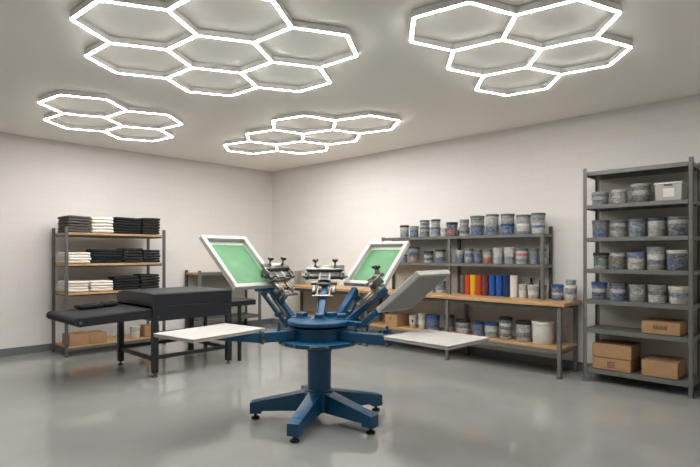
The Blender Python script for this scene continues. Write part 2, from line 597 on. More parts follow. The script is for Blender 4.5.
    for sgn in (-1, 1):
        e = MB()
        e.box((bar_s - 0.050, sgn*(half - 0.005), n0 + 0.004), (0.085, 0.014, 0.070), Mx, 0.004)
        e.build('end_plate', M['steel'], head)
        b = MB()
        b.cyl((bar_s - 0.070, sgn*(half + 0.0), n0 - 0.010), (bar_s - 0.070, sgn*(half + 0.036), n0 - 0.010), 0.012, n=10, M=Mx)
        b.cyl((bar_s - 0.070, sgn*(half + 0.024), n0 - 0.010), (bar_s - 0.070, sgn*(half + 0.036), n0 - 0.010), 0.019, n=8, M=Mx)
        b.build('adjusting_bolt', M['steel'], head)
        b = MB()
        b.cyl((bar_s - 0.115, sgn*(half - 0.020), n0 + 0.012), (bar_s - 0.050, sgn*(half - 0.020), n0 + 0.012), 0.014, n=10, M=Mx)
        b.cyl((bar_s - 0.130, sgn*(half - 0.020), n0 + 0.012), (bar_s - 0.112, sgn*(half - 0.020), n0 + 0.012), 0.021, n=10, M=Mx)
        b.cyl((bar_s - 0.095, sgn*(half - 0.060), n0 - 0.006), (bar_s - 0.095, sgn*(half + 0.020), n0 - 0.006), 0.011, n=10, M=Mx)
        b.build('micro_adjuster', M['steel_dark'], head)
        if knobs:
            c = Mx @ Vector((bar_s + 0.004, sgn*half*0.52, n0 + 0.038))
            up = (Vector((0, 0, 1)) - er*0.25).normalized()
            k = MB()
            k.cyl(c, c + up*0.058, 0.008, n=8)
            k.cyl(c, c + up*0.014, 0.015, n=8)
            kb = k.build('clamp_screw', M['steel'], head)
            h = MB()
            h.cyl(c + up*0.044, c + up*0.058, 0.012, 0.027, n=12)
            h.cyl(c + up*0.058, c + up*0.074, 0.029, 0.026, n=12)
            h.build('clamp_knob', M['black'], kb)
    return head, Mx

H1 = print_head(190.5, 43.8, clampn=0.108, bar_s=0.535, lo=-0.030, sh=0.070, cross=0.240, support=True, co=0.062)
H2 = print_head(130.0, 38.0, r0=0.0, z0=0.845, clampn=0.030, bar_s=0.615, lo=-0.030, half=0.178, sh=0.12, cross=0.300)
H3 = print_head(97.0, 42.2, r0=0.17, clamp=False, lo=-0.022)
H4 = print_head(50.0, 40.0, clampn=0.080, half=0.135, bar_s=0.49, sh=0.04, cross=0.20)
# short low arm that carries the tilted-away screen
p5 = math.radians(2.7)
R5 = Matrix.Rotation(p5, 4, 'Z')
a5 = MB()
a5.box((0.345, 0.095, 0.826), (0.20, 0.052, 0.040), R5, 0.004)
M5 = head_matrix(2.7, 38.6, 0.43, 0.868)
a5.box((0.040, -0.100, -0.018), (0.165, 0.056, 0.048), M5, 0.004)
arm5 = a5.build('print_arm', M['blue'], press)
MB().cyl(R5 @ Vector((0.43, 0.115, 0.775)), R5 @ Vector((0.43, 0.115, 0.86)), 0.010, n=10).build('support_rod', M['blue'], arm5)

# platen arms and platens -----------------------------------------
def platen_arm(ang, r1, zc=0.728, h=0.082):
    R = Matrix.Rotation(math.radians(ang), 4, 'Z')
    mb = MB()
    mb.box(((0.22 + r1)/2, 0, zc), (r1 - 0.22, 0.070, h), R, 0.005)
    arm = mb.build('platen_arm', M['blue'], press)
    MB().box((r1 + 0.006, 0, zc), (0.024, 0.088, h + 0.016), R, 0.003).build('arm_joint', M['steel_dark'], arm)
    for z in (-0.026, 0.026):
        for sgn in (-1, 1):
            MB().cyl(R @ Vector((r1 + 0.006, sgn*0.040, zc + z)), R @ Vector((r1 + 0.006, sgn*0.056, zc + z)), 0.010, n=6).build('joint_bolt', M['steel'], arm)
    # pin standing on the arm root
    q = R @ Vector((0.36, 0, zc + h/2))
    MB().cyl(q, q + Vector((0, 0, 0.075)), 0.009, n=8).cyl(q, q + Vector((0, 0, 0.014)), 0.016, n=8).build('register_pin', M['blue'], arm)
    return arm, R

armL, RL = platen_arm(250, 0.50)
ext = MB().hexa([RL @ Vector(p) for p in ((0.518, -0.035, 0.688), (0.98, -0.030, 0.752), (0.98, 0.030, 0.752), (0.518, 0.035, 0.688))],
                [RL @ Vector(p) for p in ((0.518, -0.035, 0.766), (0.98, -0.030, 0.766), (0.98, 0.030, 0.766), (0.518, 0.035, 0.766))])
ext.build('platen_bracket', M['blue'], armL)
armR, RR = platen_arm(12, 0.66)
ext = MB().hexa([RR @ Vector(p) for p in ((0.678, -0.035, 0.700), (1.15, -0.030, 0.752), (1.15, 0.030, 0.752), (0.678, 0.035, 0.700))],
                [RR @ Vector(p) for p in ((0.678, -0.035, 0.766), (1.15, -0.030, 0.766), (1.15, 0.030, 0.766), (0.678, 0.035, 0.766))])
ext.build('platen_bracket', M['blue'], armR)
lk = MB().box((0.615, 0.062, 0.770), (0.050, 0.050, 0.060), RR, 0.005)
lk.cyl(RR @ Vector((0.615, 0.062, 0.80)), RR @ Vector((0.615, 0.062, 0.825)), 0.012, n=8)
lk.build('platen_lock', M['blue'], armR)

def platen(cx, cy, ang, L, W, z=0.768):
    R = Matrix.Translation((cx - PX, cy - PY, 0)) @ Matrix.Rotation(math.radians(ang), 4, 'Z')
    t = MB().box((0, 0, z + 0.008), (L - 0.006, W - 0.006, 0.016), R, 0.002).build('platen_board', M['platen_edge'], press)
    MB().box((0, 0, z + 0.022), (L, W, 0.012), R, 0.004).build('platen_pad', M['platen'], t)
    return t
platen(4.643, -4.166, 97.5, 0.702, 0.490)
platen(6.098, -3.190, -3.0, 0.578, 0.510)

# screens ----------------------------------------------------------
def screen(label, phi, tau, r0, z0, w, l, lat, meshmat, green=True, th=0.044, rail=0.042):
    Mx = Matrix.Translation((PX, PY, 0)) @ head_matrix(phi, tau, r0, z0)
    # top face at n = 0; s from 0 to l; v from lat - w/2 to lat + w/2
    o = Mx @ Vector((l/2, lat, -th/2))
    root = thing('printing_screen', label, 'printing screen', o, 0, 'framed screens on the press')
    T = Matrix.Translation(-o) @ Mx
    fr = MB()
    fr.box((rail/2, lat, -th/2), (rail, w, th), T, 0.004)
    fr.box((l - rail/2, lat, -th/2), (rail, w, th), T, 0.004)
    fr.box((l/2, lat - w/2 + rail/2, -th/2), (l - 2*rail + 0.004, rail, th), T, 0.004)
    fr.box((l/2, lat + w/2 - rail/2, -th/2), (l - 2*rail + 0.004, rail, th), T, 0.004)
    fr.build('frame', M['alu'], root)
    ins = 0.012 if green else 0.046
    ms = MB().box((l/2, lat, -th - 0.0012), (l - ins, w - ins, 0.002), T).build('screen_mesh', meshmat, root)
    if green:
        g = MB().box((l/2 - 0.012, lat, -th + 0.0010), (l - 2*rail - 0.055, w - 2*rail - 0.020, 0.0014), T)
        g.build('green_stencil', M['green'], ms)
    return root
screen('green emulsion screen tilted up over the black dryer end of the press', 187.4, 43.8, 0.442, 1.128, 0.517, 0.637, -0.271, M['mesh'])
screen('green emulsion screen tilted up in front of the paint shelves', 97.0, 42.2, 0.485, 1.130, 0.466, 0.592, 0.108, M['mesh'])
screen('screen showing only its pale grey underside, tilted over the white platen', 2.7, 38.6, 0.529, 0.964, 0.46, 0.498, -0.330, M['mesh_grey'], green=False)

# ------------------------------------------------------------------ conveyor dryer
DX0, DX1, DY0, DY1 = 1.63, 2.64, -3.70, -2.67
dr = thing('conveyor_dryer', 'black conveyor dryer with hooded chamber standing before the shirt shelving', 'dryer', ((DX0+DX1)/2, (DY0+DY1)/2, 0))
ox, oy = (DX0+DX1)/2, (DY0+DY1)/2
def dl(x, y, z):
    return (x - ox, y - oy, z)
# lower body is two side walls and a floor, so the tunnel stays open
body = MB()
body.box(dl(DX1 - 0.02, (DY0+DY1)/2, 0.715), (0.04, DY1-DY0, 0.165), None, 0.006)
body.box(dl(DX0 + 0.02, (DY0+DY1)/2, 0.715), (0.04, DY1-DY0, 0.165), None, 0.006)
body.box(dl(ox, oy, 0.650), (DX1-DX0-0.08, DY1-DY0-0.01, 0.03))
body.build('lower_body', M['dryer'], dr)
hood = MB()
prof = [(DX0, 0.80), (DX1, 0.80), (DX1, 0.938), (DX1 - 0.012, 0.946), (DX0 + 0.16, 0.946), (DX0 + 0.05, 0.928), (DX0, 0.885)]
P0 = [Vector(dl(x, DY0, z)) for x, z in prof]
P1 = [Vector(dl(x, DY1, z)) for x, z in prof]
hood.hexa(P0, P1)
hd = hood.build('hood', M['dryer'], dr)
cap = MB()
cap.box(dl(ox + 0.05, oy, 0.9485), (DX1-DX0-0.14, DY1-DY0-0.004, 0.004), None, 0.001)
cap.build('hood_lid', M['dryer_top'], hd)
MB().hexa([Vector(dl(x, DY0 - 0.004, z)) for x, z in [(a, max(b, 0.835)) for a, b in prof]],
          [Vector(dl(x, DY0 - 0.0003, z)) for x, z in [(a, max(b, 0.835)) for a, b in prof]]).build('end_panel', M['dryer_top'], hd)
for y in (DY0 + 0.06, DY1 - 0.06):
    MB().cyl(dl(DX1, y, 0.685), dl(DX1 + 0.006, y, 0.685), 0.010, n=8).build('panel_screw', M['steel_dark'], dr)
for x, y in ((DX1 - 0.03, DY0 + 0.03), (DX0 + 0.03, DY0 + 0.03), (DX1 - 0.03, DY1 - 0.03), (DX0 + 0.03, DY1 - 0.03)):
    leg = MB().box(dl(x, y, 0.340), (0.066, 0.066, 0.59), None, 0.004).build('leg', M['dryer'], dr)
    MB().lathe([(0, 0), (0.030, 0), (0.034, 0.006), (0.030, 0.014), (0.011, 0.020), (0.011, 0.050), (0, 0.050)], 14, dl(x, y, 0)).build('levelling_foot', M['steel_dark'], leg)
for x0, x1, y0, y1, z in ((DX0+0.03, DX1-0.03, DY0+0.03, DY0+0.03, 0.20), (DX0+0.03, DX1-0.03, DY1-0.03, DY1-0.03, 0.20),
                          (DX1-0.03, DX1-0.03, DY0+0.03, DY1-0.03, 0.22), (DX0+0.03, DX0+0.03, DY0+0.03, DY1-0.03, 0.22)):
    lx, ly = abs(x1-x0), abs(y1-y0)
    MB().box(dl((x0+x1)/2, (y0+y1)/2, z), (max(lx - 0.055, 0.035), max(ly - 0.055, 0.035), 0.045), None, 0.003).build('stretcher', M['dryer'], dr)
# infeed: side rails, belt, end roller, slightly sloping up into the chamber
ya, za, yb, zb_ = -4.46, 0.693, DY0 + 0.02, 0.724
for x in (DX0 + 0.045, DX1 - 0.045):
    MB().hexa([Vector(dl(x - 0.02, ya, za - 0.045)), Vector(dl(x + 0.02, ya, za - 0.045)), Vector(dl(x + 0.02, yb, zb_ - 0.05)), Vector(dl(x - 0.02, yb, zb_ - 0.05))],
              [Vector(dl(x - 0.02, ya, za + 0.042)), Vector(dl(x + 0.02, ya, za + 0.042)), Vector(dl(x + 0.02, yb, zb_ + 0.046)), Vector(dl(x - 0.02, yb, zb_ + 0.046))]).build('infeed_rail', M['dryer'], dr)
bl = MB()
xa, xb = DX0 + 0.066, DX1 - 0.066
ring = []
for k in range(13):
    t = PI/2 + PI*k/12
    ring.append((ya + 0.046*math.cos(t), za + 0.046*math.sin(t)))
outer = [(yb, zb_ + 0.050)] + ring + [(yb, zb_ - 0.040)]
A = [Vector(dl(xa, y, z)) for y, z in outer]
B = [Vector(dl(xb, y, z)) for y, z in outer]
bl.hexa(A, B)
bl.build('infeed_belt', M['belt'], dr)
for x, s in ((DX0 + 0.024, -1), (DX1 - 0.024, 1)):
    e = MB().cyl(dl(x, ya, za), dl(x + 0.010*s, ya, za), 0.046, n=20)
    eb = e.build('roller_cap', M['dryer'], dr)
    MB().cyl(dl(x + 0.010*s, ya, za), dl(x + 0.018*s, ya, za), 0.016, n=10).build('roller_axle', M['steel'], eb)
# outfeed
yc, yd = DY1 - 0.02, -2.27
MB().box(dl(ox, (yc+yd)/2, 0.758), (DX1-DX0-0.06, yd-yc, 0.07), None, 0.006).build('outfeed_bed', M['dryer'], dr)
MB().box(dl(ox, (yc+yd)/2, 0.7955), (DX1-DX0-0.13, yd-yc-0.01, 0.004)).build('outfeed_belt', M['belt'], dr)
for x in (DX0 + 0.08, DX1 - 0.08):
    MB().box(dl(x, -2.50, 0.3625), (0.04, 0.04, 0.725), None, 0.003).build('outfeed_leg', M['dryer'], dr)

# ------------------------------------------------------------------ shirt shelving on the left wall
SX0, SX1, SY0, SY1 = 0.16, 0.709, -4.005, -2.628
sh = thing('shelving_unit', 'shirt shelving with oak boards on grey steel posts against the plain wall', 'shelving', (SX0, SY0, 0))
for x, y in ((SX0, SY0), (SX1, SY0), (SX0, SY1), (SX1, SY1)):
    MB().box((x - SX0, y - SY0, 0.885), (0.038, 0.038, 1.77), None, 0.004).build('post', M['rack_mid'], sh)
for z in (1.695, 1.268, 0.87, 0.135):
    s = MB().box(((SX1-SX0)/2, (SY1-SY0)/2, z - 0.016), (SX1-SX0-0.002, SY1-SY0-0.040, 0.032), None, 0.003).build('shelf_board', M['wood_y'], sh)
    MB().box(((SX1-SX0)/2, (SY1-SY0)/2, z - 0.042), (SX1-SX0-0.05, SY1-SY0-0.040, 0.018), None, 0.002).build('shelf_rail', M['rack_dark'], s)
MB().box((0.022 + (SX1-SX0), (SY1-SY0)/2, 0.105), (0.006, SY1-SY0+0.03, 0.036)).build('kick_rail', M['rack'], sh)

# folded garments: one mesh per cut, then copies
def garment_mesh(w, d, t, name):
    bm = bmesh.new()
    bmesh.ops.create_cube(bm, size=1.0)
    for v in bm.verts:
        v.co = Vector((v.co.x*d, v.co.y*w, v.co.z*t))
    bmesh.ops.bevel(bm, geom=bm.edges[:], offset=t*0.46, segments=3, profile=0.5, affect='EDGES')
    bmesh.ops.subdivide_edges(bm, edges=[e for e in bm.edges if e.calc_length() > 0.1], cuts=5, use_grid_fill=True)
    rnd = random.Random(int(w*1000))
    ph = [rnd.uniform(0, 6.28) for _ in range(4)]
    for v in bm.verts:
        x, y = v.co.x/d, v.co.y/w
        v.co.z += t*0.045*(math.sin(5*y + ph[0]) + math.sin(4*x + 3*y + ph[1]))
        v.co.x += (0.006 if name.startswith('folded_shirt_0') else -0.004)*math.sin(9*y + ph[2])
        v.co.y += 0.004*math.sin(8*x + ph[3])
    bmesh.ops.recalc_face_normals(bm, faces=bm.faces[:])
    me = bpy.data.meshes.new(name)
    bm.to_mesh(me); bm.free()
    for p in me.polygons:
        p.use_smooth = True
    return me

ORD = ['bottom', 'second from bottom', 'third from bottom', 'fourth from bottom', 'fifth from bottom', 'sixth from bottom']
def garment_stack(y0, y1, zs, h, n, mat, colour, where, front=0.692, depth=None):
    depth = depth or (0.46 if y0 < -3.9 or zs > 1.5 else 0.30)
    t = h/n
    w = y1 - y0 - 0.012
    meshes = [garment_mesh(w, depth, t*0.93, f'folded_shirt_{k}_{colour}') for k in range(2)]
    for m in meshes:
        m.materials.append(mat)
    for k in range(n):
        o = bpy.data.objects.new('folded_shirt', meshes[k % 2])
        C.objects.link(o)
        o.location = (front - depth/2 + random.uniform(-0.010, 0.006), (y0+y1)/2 + random.uniform(-0.005, 0.005), zs + 0.002 + t*0.58 + k*t)
        o.rotation_euler = (0, 0, random.uniform(-0.02, 0.02) )
        pos = 'top' if k == n-1 else ORD[k]
        tag(o, f'folded {colour} shirt, {pos} of {where}', 'shirt', 'folded shirts on the shelving')

T1, T2, T3 = 'the top board', 'the second board', 'the third board'
garment_stack(-3.984, -3.685, 1.695, 0.228, 6, M['f_grey'], 'charcoal grey', 'its stack on ' + T1)
garment_stack(-3.680, -3.372, 1.695, 0.224, 5, M['f_white'], 'white', 'its stack on ' + T1)
garment_stack(-3.367, -2.965, 1.695, 0.236, 6, M['f_black'], 'black', 'the wide stack on ' + T1)
garment_stack(-2.960, -2.675, 1.695, 0.250, 6, M['f_black2'], 'black', 'the narrow end stack on ' + T1)
garment_stack(-3.984, -3.680, 1.268, 0.150, 4, M['f_white'], 'white', 'its stack on ' + T2)
garment_stack(-3.675, -3.248, 1.268, 0.196, 5, M['f_black'], 'black', 'the wide stack beside white on ' + T2)
garment_stack(-3.243, -2.942, 1.268, 0.214, 5, M['f_black2'], 'black', 'the tall middle stack on ' + T2)
garment_stack(-2.937, -2.668, 1.268, 0.192, 5, M['f_black'], 'black', 'the narrow end stack on ' + T2)
garment_stack(-3.984, -3.700, 0.870, 0.152, 4, M['f_white'], 'white', 'the end stack on ' + T3)
garment_stack(-3.695, -3.375, 0.870, 0.148, 4, M['f_white'], 'white', 'the stack beside black on ' + T3)
garment_stack(-3.370, -2.990, 0.870, 0.195, 5, M['f_black'], 'black', 'the stack beside white on ' + T3)
garment_stack(-2.985, -2.675, 0.870, 0.216, 5, M['f_black2'], 'black', 'the end stack on ' + T3)
# two black shirts lying on the dryer belt, far edge
slope = math.atan2(zb_ + 0.050 - (za + 0.046), yb - ya)
for yy, w_, txt in ((-4.115, 0.27, 'crumpled black shirt on the dryer belt, close to the belt end roller'), (-3.885, 0.17, 'small black shirt on the dryer belt, close to the hood')):
    me = garment_mesh(w_, 0.20, 0.05 if w_ < 0.2 else 0.042, 'belt_shirt')
    me.materials.append(M['f_black'])
    o = link('folded_shirt', me, None, (1.845, yy, za + 0.046 + (yy - ya)*math.tan(slope) + 0.034))
    o.rotation_euler = (slope, 0, 0)
    tag(o, txt, 'shirt')

# ------------------------------------------------------------------ cardboard boxes
def carton(label, x0, x1, y0, y1, z, h, marks=(), face='y', group='cardboard cartons', seam=True, mat='card'):
    cx, cy = (x0+x1)/2, (y0+y1)/2
    r = thing('cardboard_box', label, 'box', (cx, cy, z), 0, group)
    wx, wy = x1-x0, y1-y0
    MB().box((0, 0, h/2 + 0.001), (wx, wy, h - 0.004), None, 0.004).build('body', M[mat], r)
    lng = wx >= wy
    for s in (-1, 1):
        if lng:
            MB().box((0, s*(wy/4 + 0.0005), h), (wx - 0.004, wy/2 - 0.004, 0.004)).build('flap', M['card_dark'], r)
        else:
            MB().box((s*(wx/4 + 0.0005), 0, h), (wx/2 - 0.004, wy - 0.004, 0.004)).build('flap', M['card_dark'], r)
    for (u, v, du, dv, kind) in marks:       # a printed stamp on the face that looks into the room
        mk = MB()
        def stroke(uu, vv, a, b):
            if face == 'y':
                mk.box((uu, -wy/2 - 0.0007, vv), (a, 0.001, b))
            else:
                mk.box((wx/2 + 0.0007, uu, vv), (0.001, a, b))
        if kind == 'lines':
            for k in range(4):
                stroke(u, v + dv*(0.5 - (k + 0.5)/4), du*(1.0 if k % 2 == 0 else 0.86), dv*0.13)
            stroke(u - du*0.46, v, du*0.06, dv)
        elif kind == 'bar':
            for k in range(9):
                stroke(u - du/2 + du*(k + 0.5)/9, v, du*0.07, dv*(0.9 if k % 3 else 0.6))
            stroke(u, v + dv*0.55, du, dv*0.14)
            stroke(u, v - dv*0.55, du, dv*0.14)
        else:
            for a, b, c, d in ((0, 0.45, 1, 0.14), (0, -0.45, 1, 0.14), (-0.45, 0, 0.12, 1), (0.45, 0, 0.12, 1), (0, 0, 0.5, 0.4)):
                stroke(u + a*du, v + b*dv, c*du, d*dv)
        mk.build('printed_mark', M['print'], r)
    return r

RZ = [2.300, 1.935, 1.580, 1.235, 0.898, 0.582, 0.148]
carton('brown carton alone on the second lowest shelf of the tall grey rack', 6.765, 7.105, -0.44, -0.10, RZ[5] + 0.001, 0.130, [(-0.005, 0.072, 0.13, 0.030, 'bar')])
carton('brown carton with a printed stamp, beneath another carton on the tall rack', 6.285, 6.665, -0.444, -0.09, RZ[6] + 0.001, 0.128, [(0.0, 0.062, 0.075, 0.072, 'lines')])
carton('plain brown carton stacked on a stamped carton on the tall rack', 6.282, 6.670, -0.446, -0.088, RZ[6] + 0.133, 0.145)
carton('plain brown carton by itself on the bottom rack shelf near the outer post', 6.765, 7.085, -0.444, -0.09, RZ[6] + 0.001, 0.165)
carton('long brown carton on the bottom board of the shirt shelving', 0.36, 0.67, -3.985 + 0.03, -3.695, 0.136, 0.150, face='x')
carton('short brown carton beside the longer one on the bottom shirt board', 0.36, 0.67, -3.690, -3.46, 0.136, 0.142, face='x')
carton('small brown carton beside the white canister under the dryer', 0.42, 0.64, -2.90, -2.668, 0.136, 0.170, face='x')
carton('small carton with a printed square mark on the bench lower shelf', 3.39, 3.62, -0.52, -0.22, 0.341, 0.165, [(-0.01, 0.115, 0.042, 0.034, 'sq')])
carton('dark brown carton on the lower shelf of the bench behind the press', 2.60, 2.85, -0.50, -0.24, 0.341, 0.150, mat='card_dark')

# ------------------------------------------------------------------ tall grey rack
KX0, KX1, KYF, KYB = 6.219, 7.200, -0.463, -0.077
rk = thing('storage_rack', 'tall grey steel rack of seven shelves against the wall beyond the bench', 'shelving', (KX0, KYF, 0))
for x, y in ((KX0, KYF), (KX1, KYF), (KX0, KYB), (KX1, KYB)):
    pm = MB()
    sx = 1 if x == KX0 else -1
    sy = 1 if y == KYF else -1
    pm.box((x - KX0, y - KYF - sy*0.016, 1.17), (0.037, 0.005, 2.34))
    pm.box((x - KX0 - sx*0.016, y - KYF, 1.17), (0.005, 0.037, 2.34))
    pm.box((x - KX0, y - KYF, 0.004), (0.046, 0.046, 0.008))
    pm.build('post', M['rack'], rk)
W_, D_ = KX1-KX0, KYB-KYF
for z in RZ:
    t = MB()
    t.box((W_/2, D_/2, z - 0.003), (W_ - 0.006, D_ - 0.006, 0.006))
    t.box((W_/2, -0.012, z - 0.022), (W_ - 0.046, 0.010, 0.044), None, 0.002)
    t.box((W_/2, D_ + 0.008, z - 0.022), (W_ - 0.046, 0.006, 0.044))
    t.box((-0.010, D_/2, z - 0.022), (0.006, D_ - 0.046, 0.044))
    t.box((W_ + 0.010, D_/2, z - 0.022), (0.006, D_ - 0.046, 0.044))
    t.build('shelf', M['rack'], rk)
MB().box((W_/2 + 0.012, D_ + 0.024, 1.22), (W_ - 0.03, 0.006, 2.18)).build('back_panel_or_shade', M['panel'], rk)

# ------------------------------------------------------------------ benches along the back wall
def bench(label, x0, x1, legs, yf=-0.564, yb=-0.08, panel=False):
    b = thing('workbench', label, 'workbench', (x0, yf, 0))
    L, D = x1-x0, yb-yf
    MB().box((L/2, D/2, 0.829), (L, D + 0.075, 0.042), None, 0.004).build('worktop', M['wood_x'], b)
    for x in legs:
        for y in (0, D):
            leg = MB().box((x-x0, y, 0.402), (0.042, 0.042, 0.784), None, 0.003).build('leg', M['rack'], b)
            MB().box((x-x0, y, 0.004), (0.055, 0.055, 0.008)).build('foot_plate', M['rack_dark'], leg)
    for y in (0.004, D - 0.004):
        MB().box((L/2, y, 0.782), (L - 0.10, 0.026, 0.048)).build('apron_rail', M['rack_dark'], b)
    s = MB().box((L/2, D/2, 0.325), (L - 0.08, D - 0.046, 0.030), None, 0.003).build('lower_shelf', M['wood_x'], b)
    for y in (0.010, D - 0.010):
        MB().box((L/2, y, 0.288), (L - 0.10, 0.026, 0.042)).build('shelf_rail', M['rack'], s)
    for x in legs:
        MB().box((x-x0, D/2, 0.288), (0.026, D - 0.05, 0.042)).build('cross_rail', M['rack'], s)
    if panel:  # added grey sheet, stands in for the shaded wall under the bench
        MB().box((L/2, D + 0.026, 0.56), (L - 0.05, 0.008, 0.43)).build('back_panel_or_shade', M['panel'], b)
    return b
bench('long oak-topped workbench loaded with paint tubs beneath the wall shelves', 3.0, 6.04, (3.06, 4.50, 5.974))
bench('bare oak-topped workbench in the room corner behind the press', 0.94, 2.985, (1.0, 2.93), panel=True)

# shelves standing on the bench
UX0, UX1, UYF, UYB = 3.20, 5.68, -0.33, -0.085
BZ = 0.8505
un = thing('bench_shelf_unit', 'two-tier grey steel shelf unit of paint tubs standing on the workbench', 'shelving', (UX0, UYF, BZ))
UZ = [1.645, 1.275]
for x in (UX0, 4.385, UX1):
    MB().box((x-UX0, 0, (1.655-BZ)/2), (0.040, 0.036, 1.655-BZ), None, 0.003).build('post', M['rack'], un)
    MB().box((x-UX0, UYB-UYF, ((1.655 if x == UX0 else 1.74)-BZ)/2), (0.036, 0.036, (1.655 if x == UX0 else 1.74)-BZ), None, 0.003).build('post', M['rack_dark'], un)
for z in UZ:
    t = MB()
    t.box(((UX1-UX0)/2, (UYB-UYF)/2, z - BZ - 0.004), (UX1-UX0-0.03, UYB-UYF-0.02, 0.008))
    t.box(((UX1-UX0)/2, -0.022, z - BZ - 0.020), (UX1-UX0+0.03, 0.008, 0.040), None, 0.002)
    t.box(((UX1-UX0)/2, UYB-UYF+0.021, z - BZ - 0.020), (UX1-UX0, 0.006, 0.040))
    for x in (UX0 - 0.004, UX1 + 0.004):
        t.box((x-UX0, (UYB-UYF)/2, z - BZ - 0.020), (0.030, UYB-UYF-0.036, 0.036))
    t.build('shelf', M['rack'], un)
MB().box(((UX1-UX0)/2, UYB-UYF+0.030, 1.245 - BZ), (UX1-UX0, 0.006, 0.79)).build('back_panel_or_shade', M['panel'], un)

# low rack in the corner on the left wall
lr = thing('low_rack', 'low steel rack with an oak board by the corner, behind the dryer', 'shelving', (0.06, -1.90, 0))
for x in (0.0, 0.44):
    for y in (0.0, 1.23):
        MB().box((x, y, 0.56), (0.042, 0.042, 1.12), None, 0.003).build('post', M['rack_dark'] if x == 0 else M['rack'], lr)
MB().box((0.22, 0.615, 1.062), (0.396, 1.27, 0.034), None, 0.003).build('top_board', M['wood_y'], lr)
MB().box((0.444, 0.615, 1.062), (0.008, 1.186, 0.050)).build('front_rail', M['rack'], lr)
MB().box((0.22, 0.615, 0.270), (0.40, 1.186, 0.030), None, 0.003).build('lower_shelf', M['rack_dark'], lr)
MB().box((0.444, 0.615, 0.262), (0.008, 1.186, 0.056)).build('shelf_rail', M['rack'], lr)

M['wall_shade'] = simple('wall_shade_grey', srgb(156, 152, 142), 0.7, var=0.04, nscale=4)  # shade on the wall behind the low rack, put into a grey
MB().box((0.0, 0.615, 0.665), (0.008, 1.186, 0.75)).build('back_panel_or_shade', M['wall_shade'], lr)  # added sheet that darkens the wall seen through the rack

# ------------------------------------------------------------------ tubs, jars, canisters
S = {k: srgb(*v) for k, v in dict(
    grey=(142, 142, 138), lgrey=(176, 175, 169), dgrey=(92, 95, 98), white=(212, 208, 200), cream=(206, 200, 184),
    blue=(50, 86, 132), lblue=(104, 126, 154), navy=(44, 58, 82), teal=(70, 92, 98), red=(196, 76, 58), green=(70, 116, 82),
    brown=(122, 92, 70), black=(34, 36, 38), dkblue=(34, 66, 116)).items()}
lidcache, matcache = {}, {}
def lidmat(c):
    if c not in lidcache:
        lidcache[c] = simple('lid_' + c, S[c], 0.42, var=0.22, nscale=30)
    return lidcache[c]
def bandmat(bands, smear):
    key = (bands, smear)
    if key not in matcache:
        cols = bands.split('/')
        n = len(cols)
        matcache[key] = band_mat('paint_bands_' + bands.replace('/', '_'), [(i/n, S[c]) for i, c in enumerate(cols)], smear=smear)
    return matcache[key]

def tub(label, x, y, z, D, Hh, bands, lid, smear=0.42, handle=False, name='paint_tub', cat='paint tub', group='paint tubs', taper=0.93, neck=False, label_part=None):
    """bands: colours from the bottom up"""
    r = thing(name, label, cat, (x, y, z + 0.001), random.uniform(0, 0.5), group)
    R = D/2
    lh = min(0.030, Hh*0.16)
    b = MB()
    top = Hh - lh*0.75
    Rb, Rt = R*taper*0.97, R*0.955
    if neck:
        b.lathe([(0, 0), (Rb, 0), (Rb*1.02, 0.006), (Rt, top*0.50), (Rt*0.99, top*0.60), (Rt*0.86, top*0.70), (Rt*0.86, top), (0, top)], 22)
        Rl = R*0.90
    else:
        b.lathe([(0, 0), (Rb - 0.004, 0), (Rb, 0.005), (Rt - 0.002, top*0.80), (Rt + 0.002, top*0.81), (Rt + 0.002, top*0.85), (Rt - 0.001, top*0.86), (Rt, top), (0, top)], 22)
        Rl = R
    b.build('body', bandmat(bands, smear), r)
    l = MB().lathe([(Rl*0.97, top - 0.012), (Rl, top - 0.010), (Rl, Hh - 0.004), (Rl - 0.004, Hh), (Rl*0.90, Hh), (Rl*0.88, Hh - 0.006), (0, Hh - 0.005)], 22)
    l.build('lid', lidmat(lid), r)
    if handle:
        pts = [Vector((Rt*math.cos(t)*1.03, -Rt*1.05 + 0.02*math.sin(t) - 0.004 if False else -Rt*abs(math.sin(t))*1.05 - 0.003, top*0.74 - 0.30*Hh*math.sin(t))) for t in [PI*k/14 for k in range(15)]]
        MB().tube(pts, 0.0025, 6).build('wire_handle', M['steel'], r)
    return r

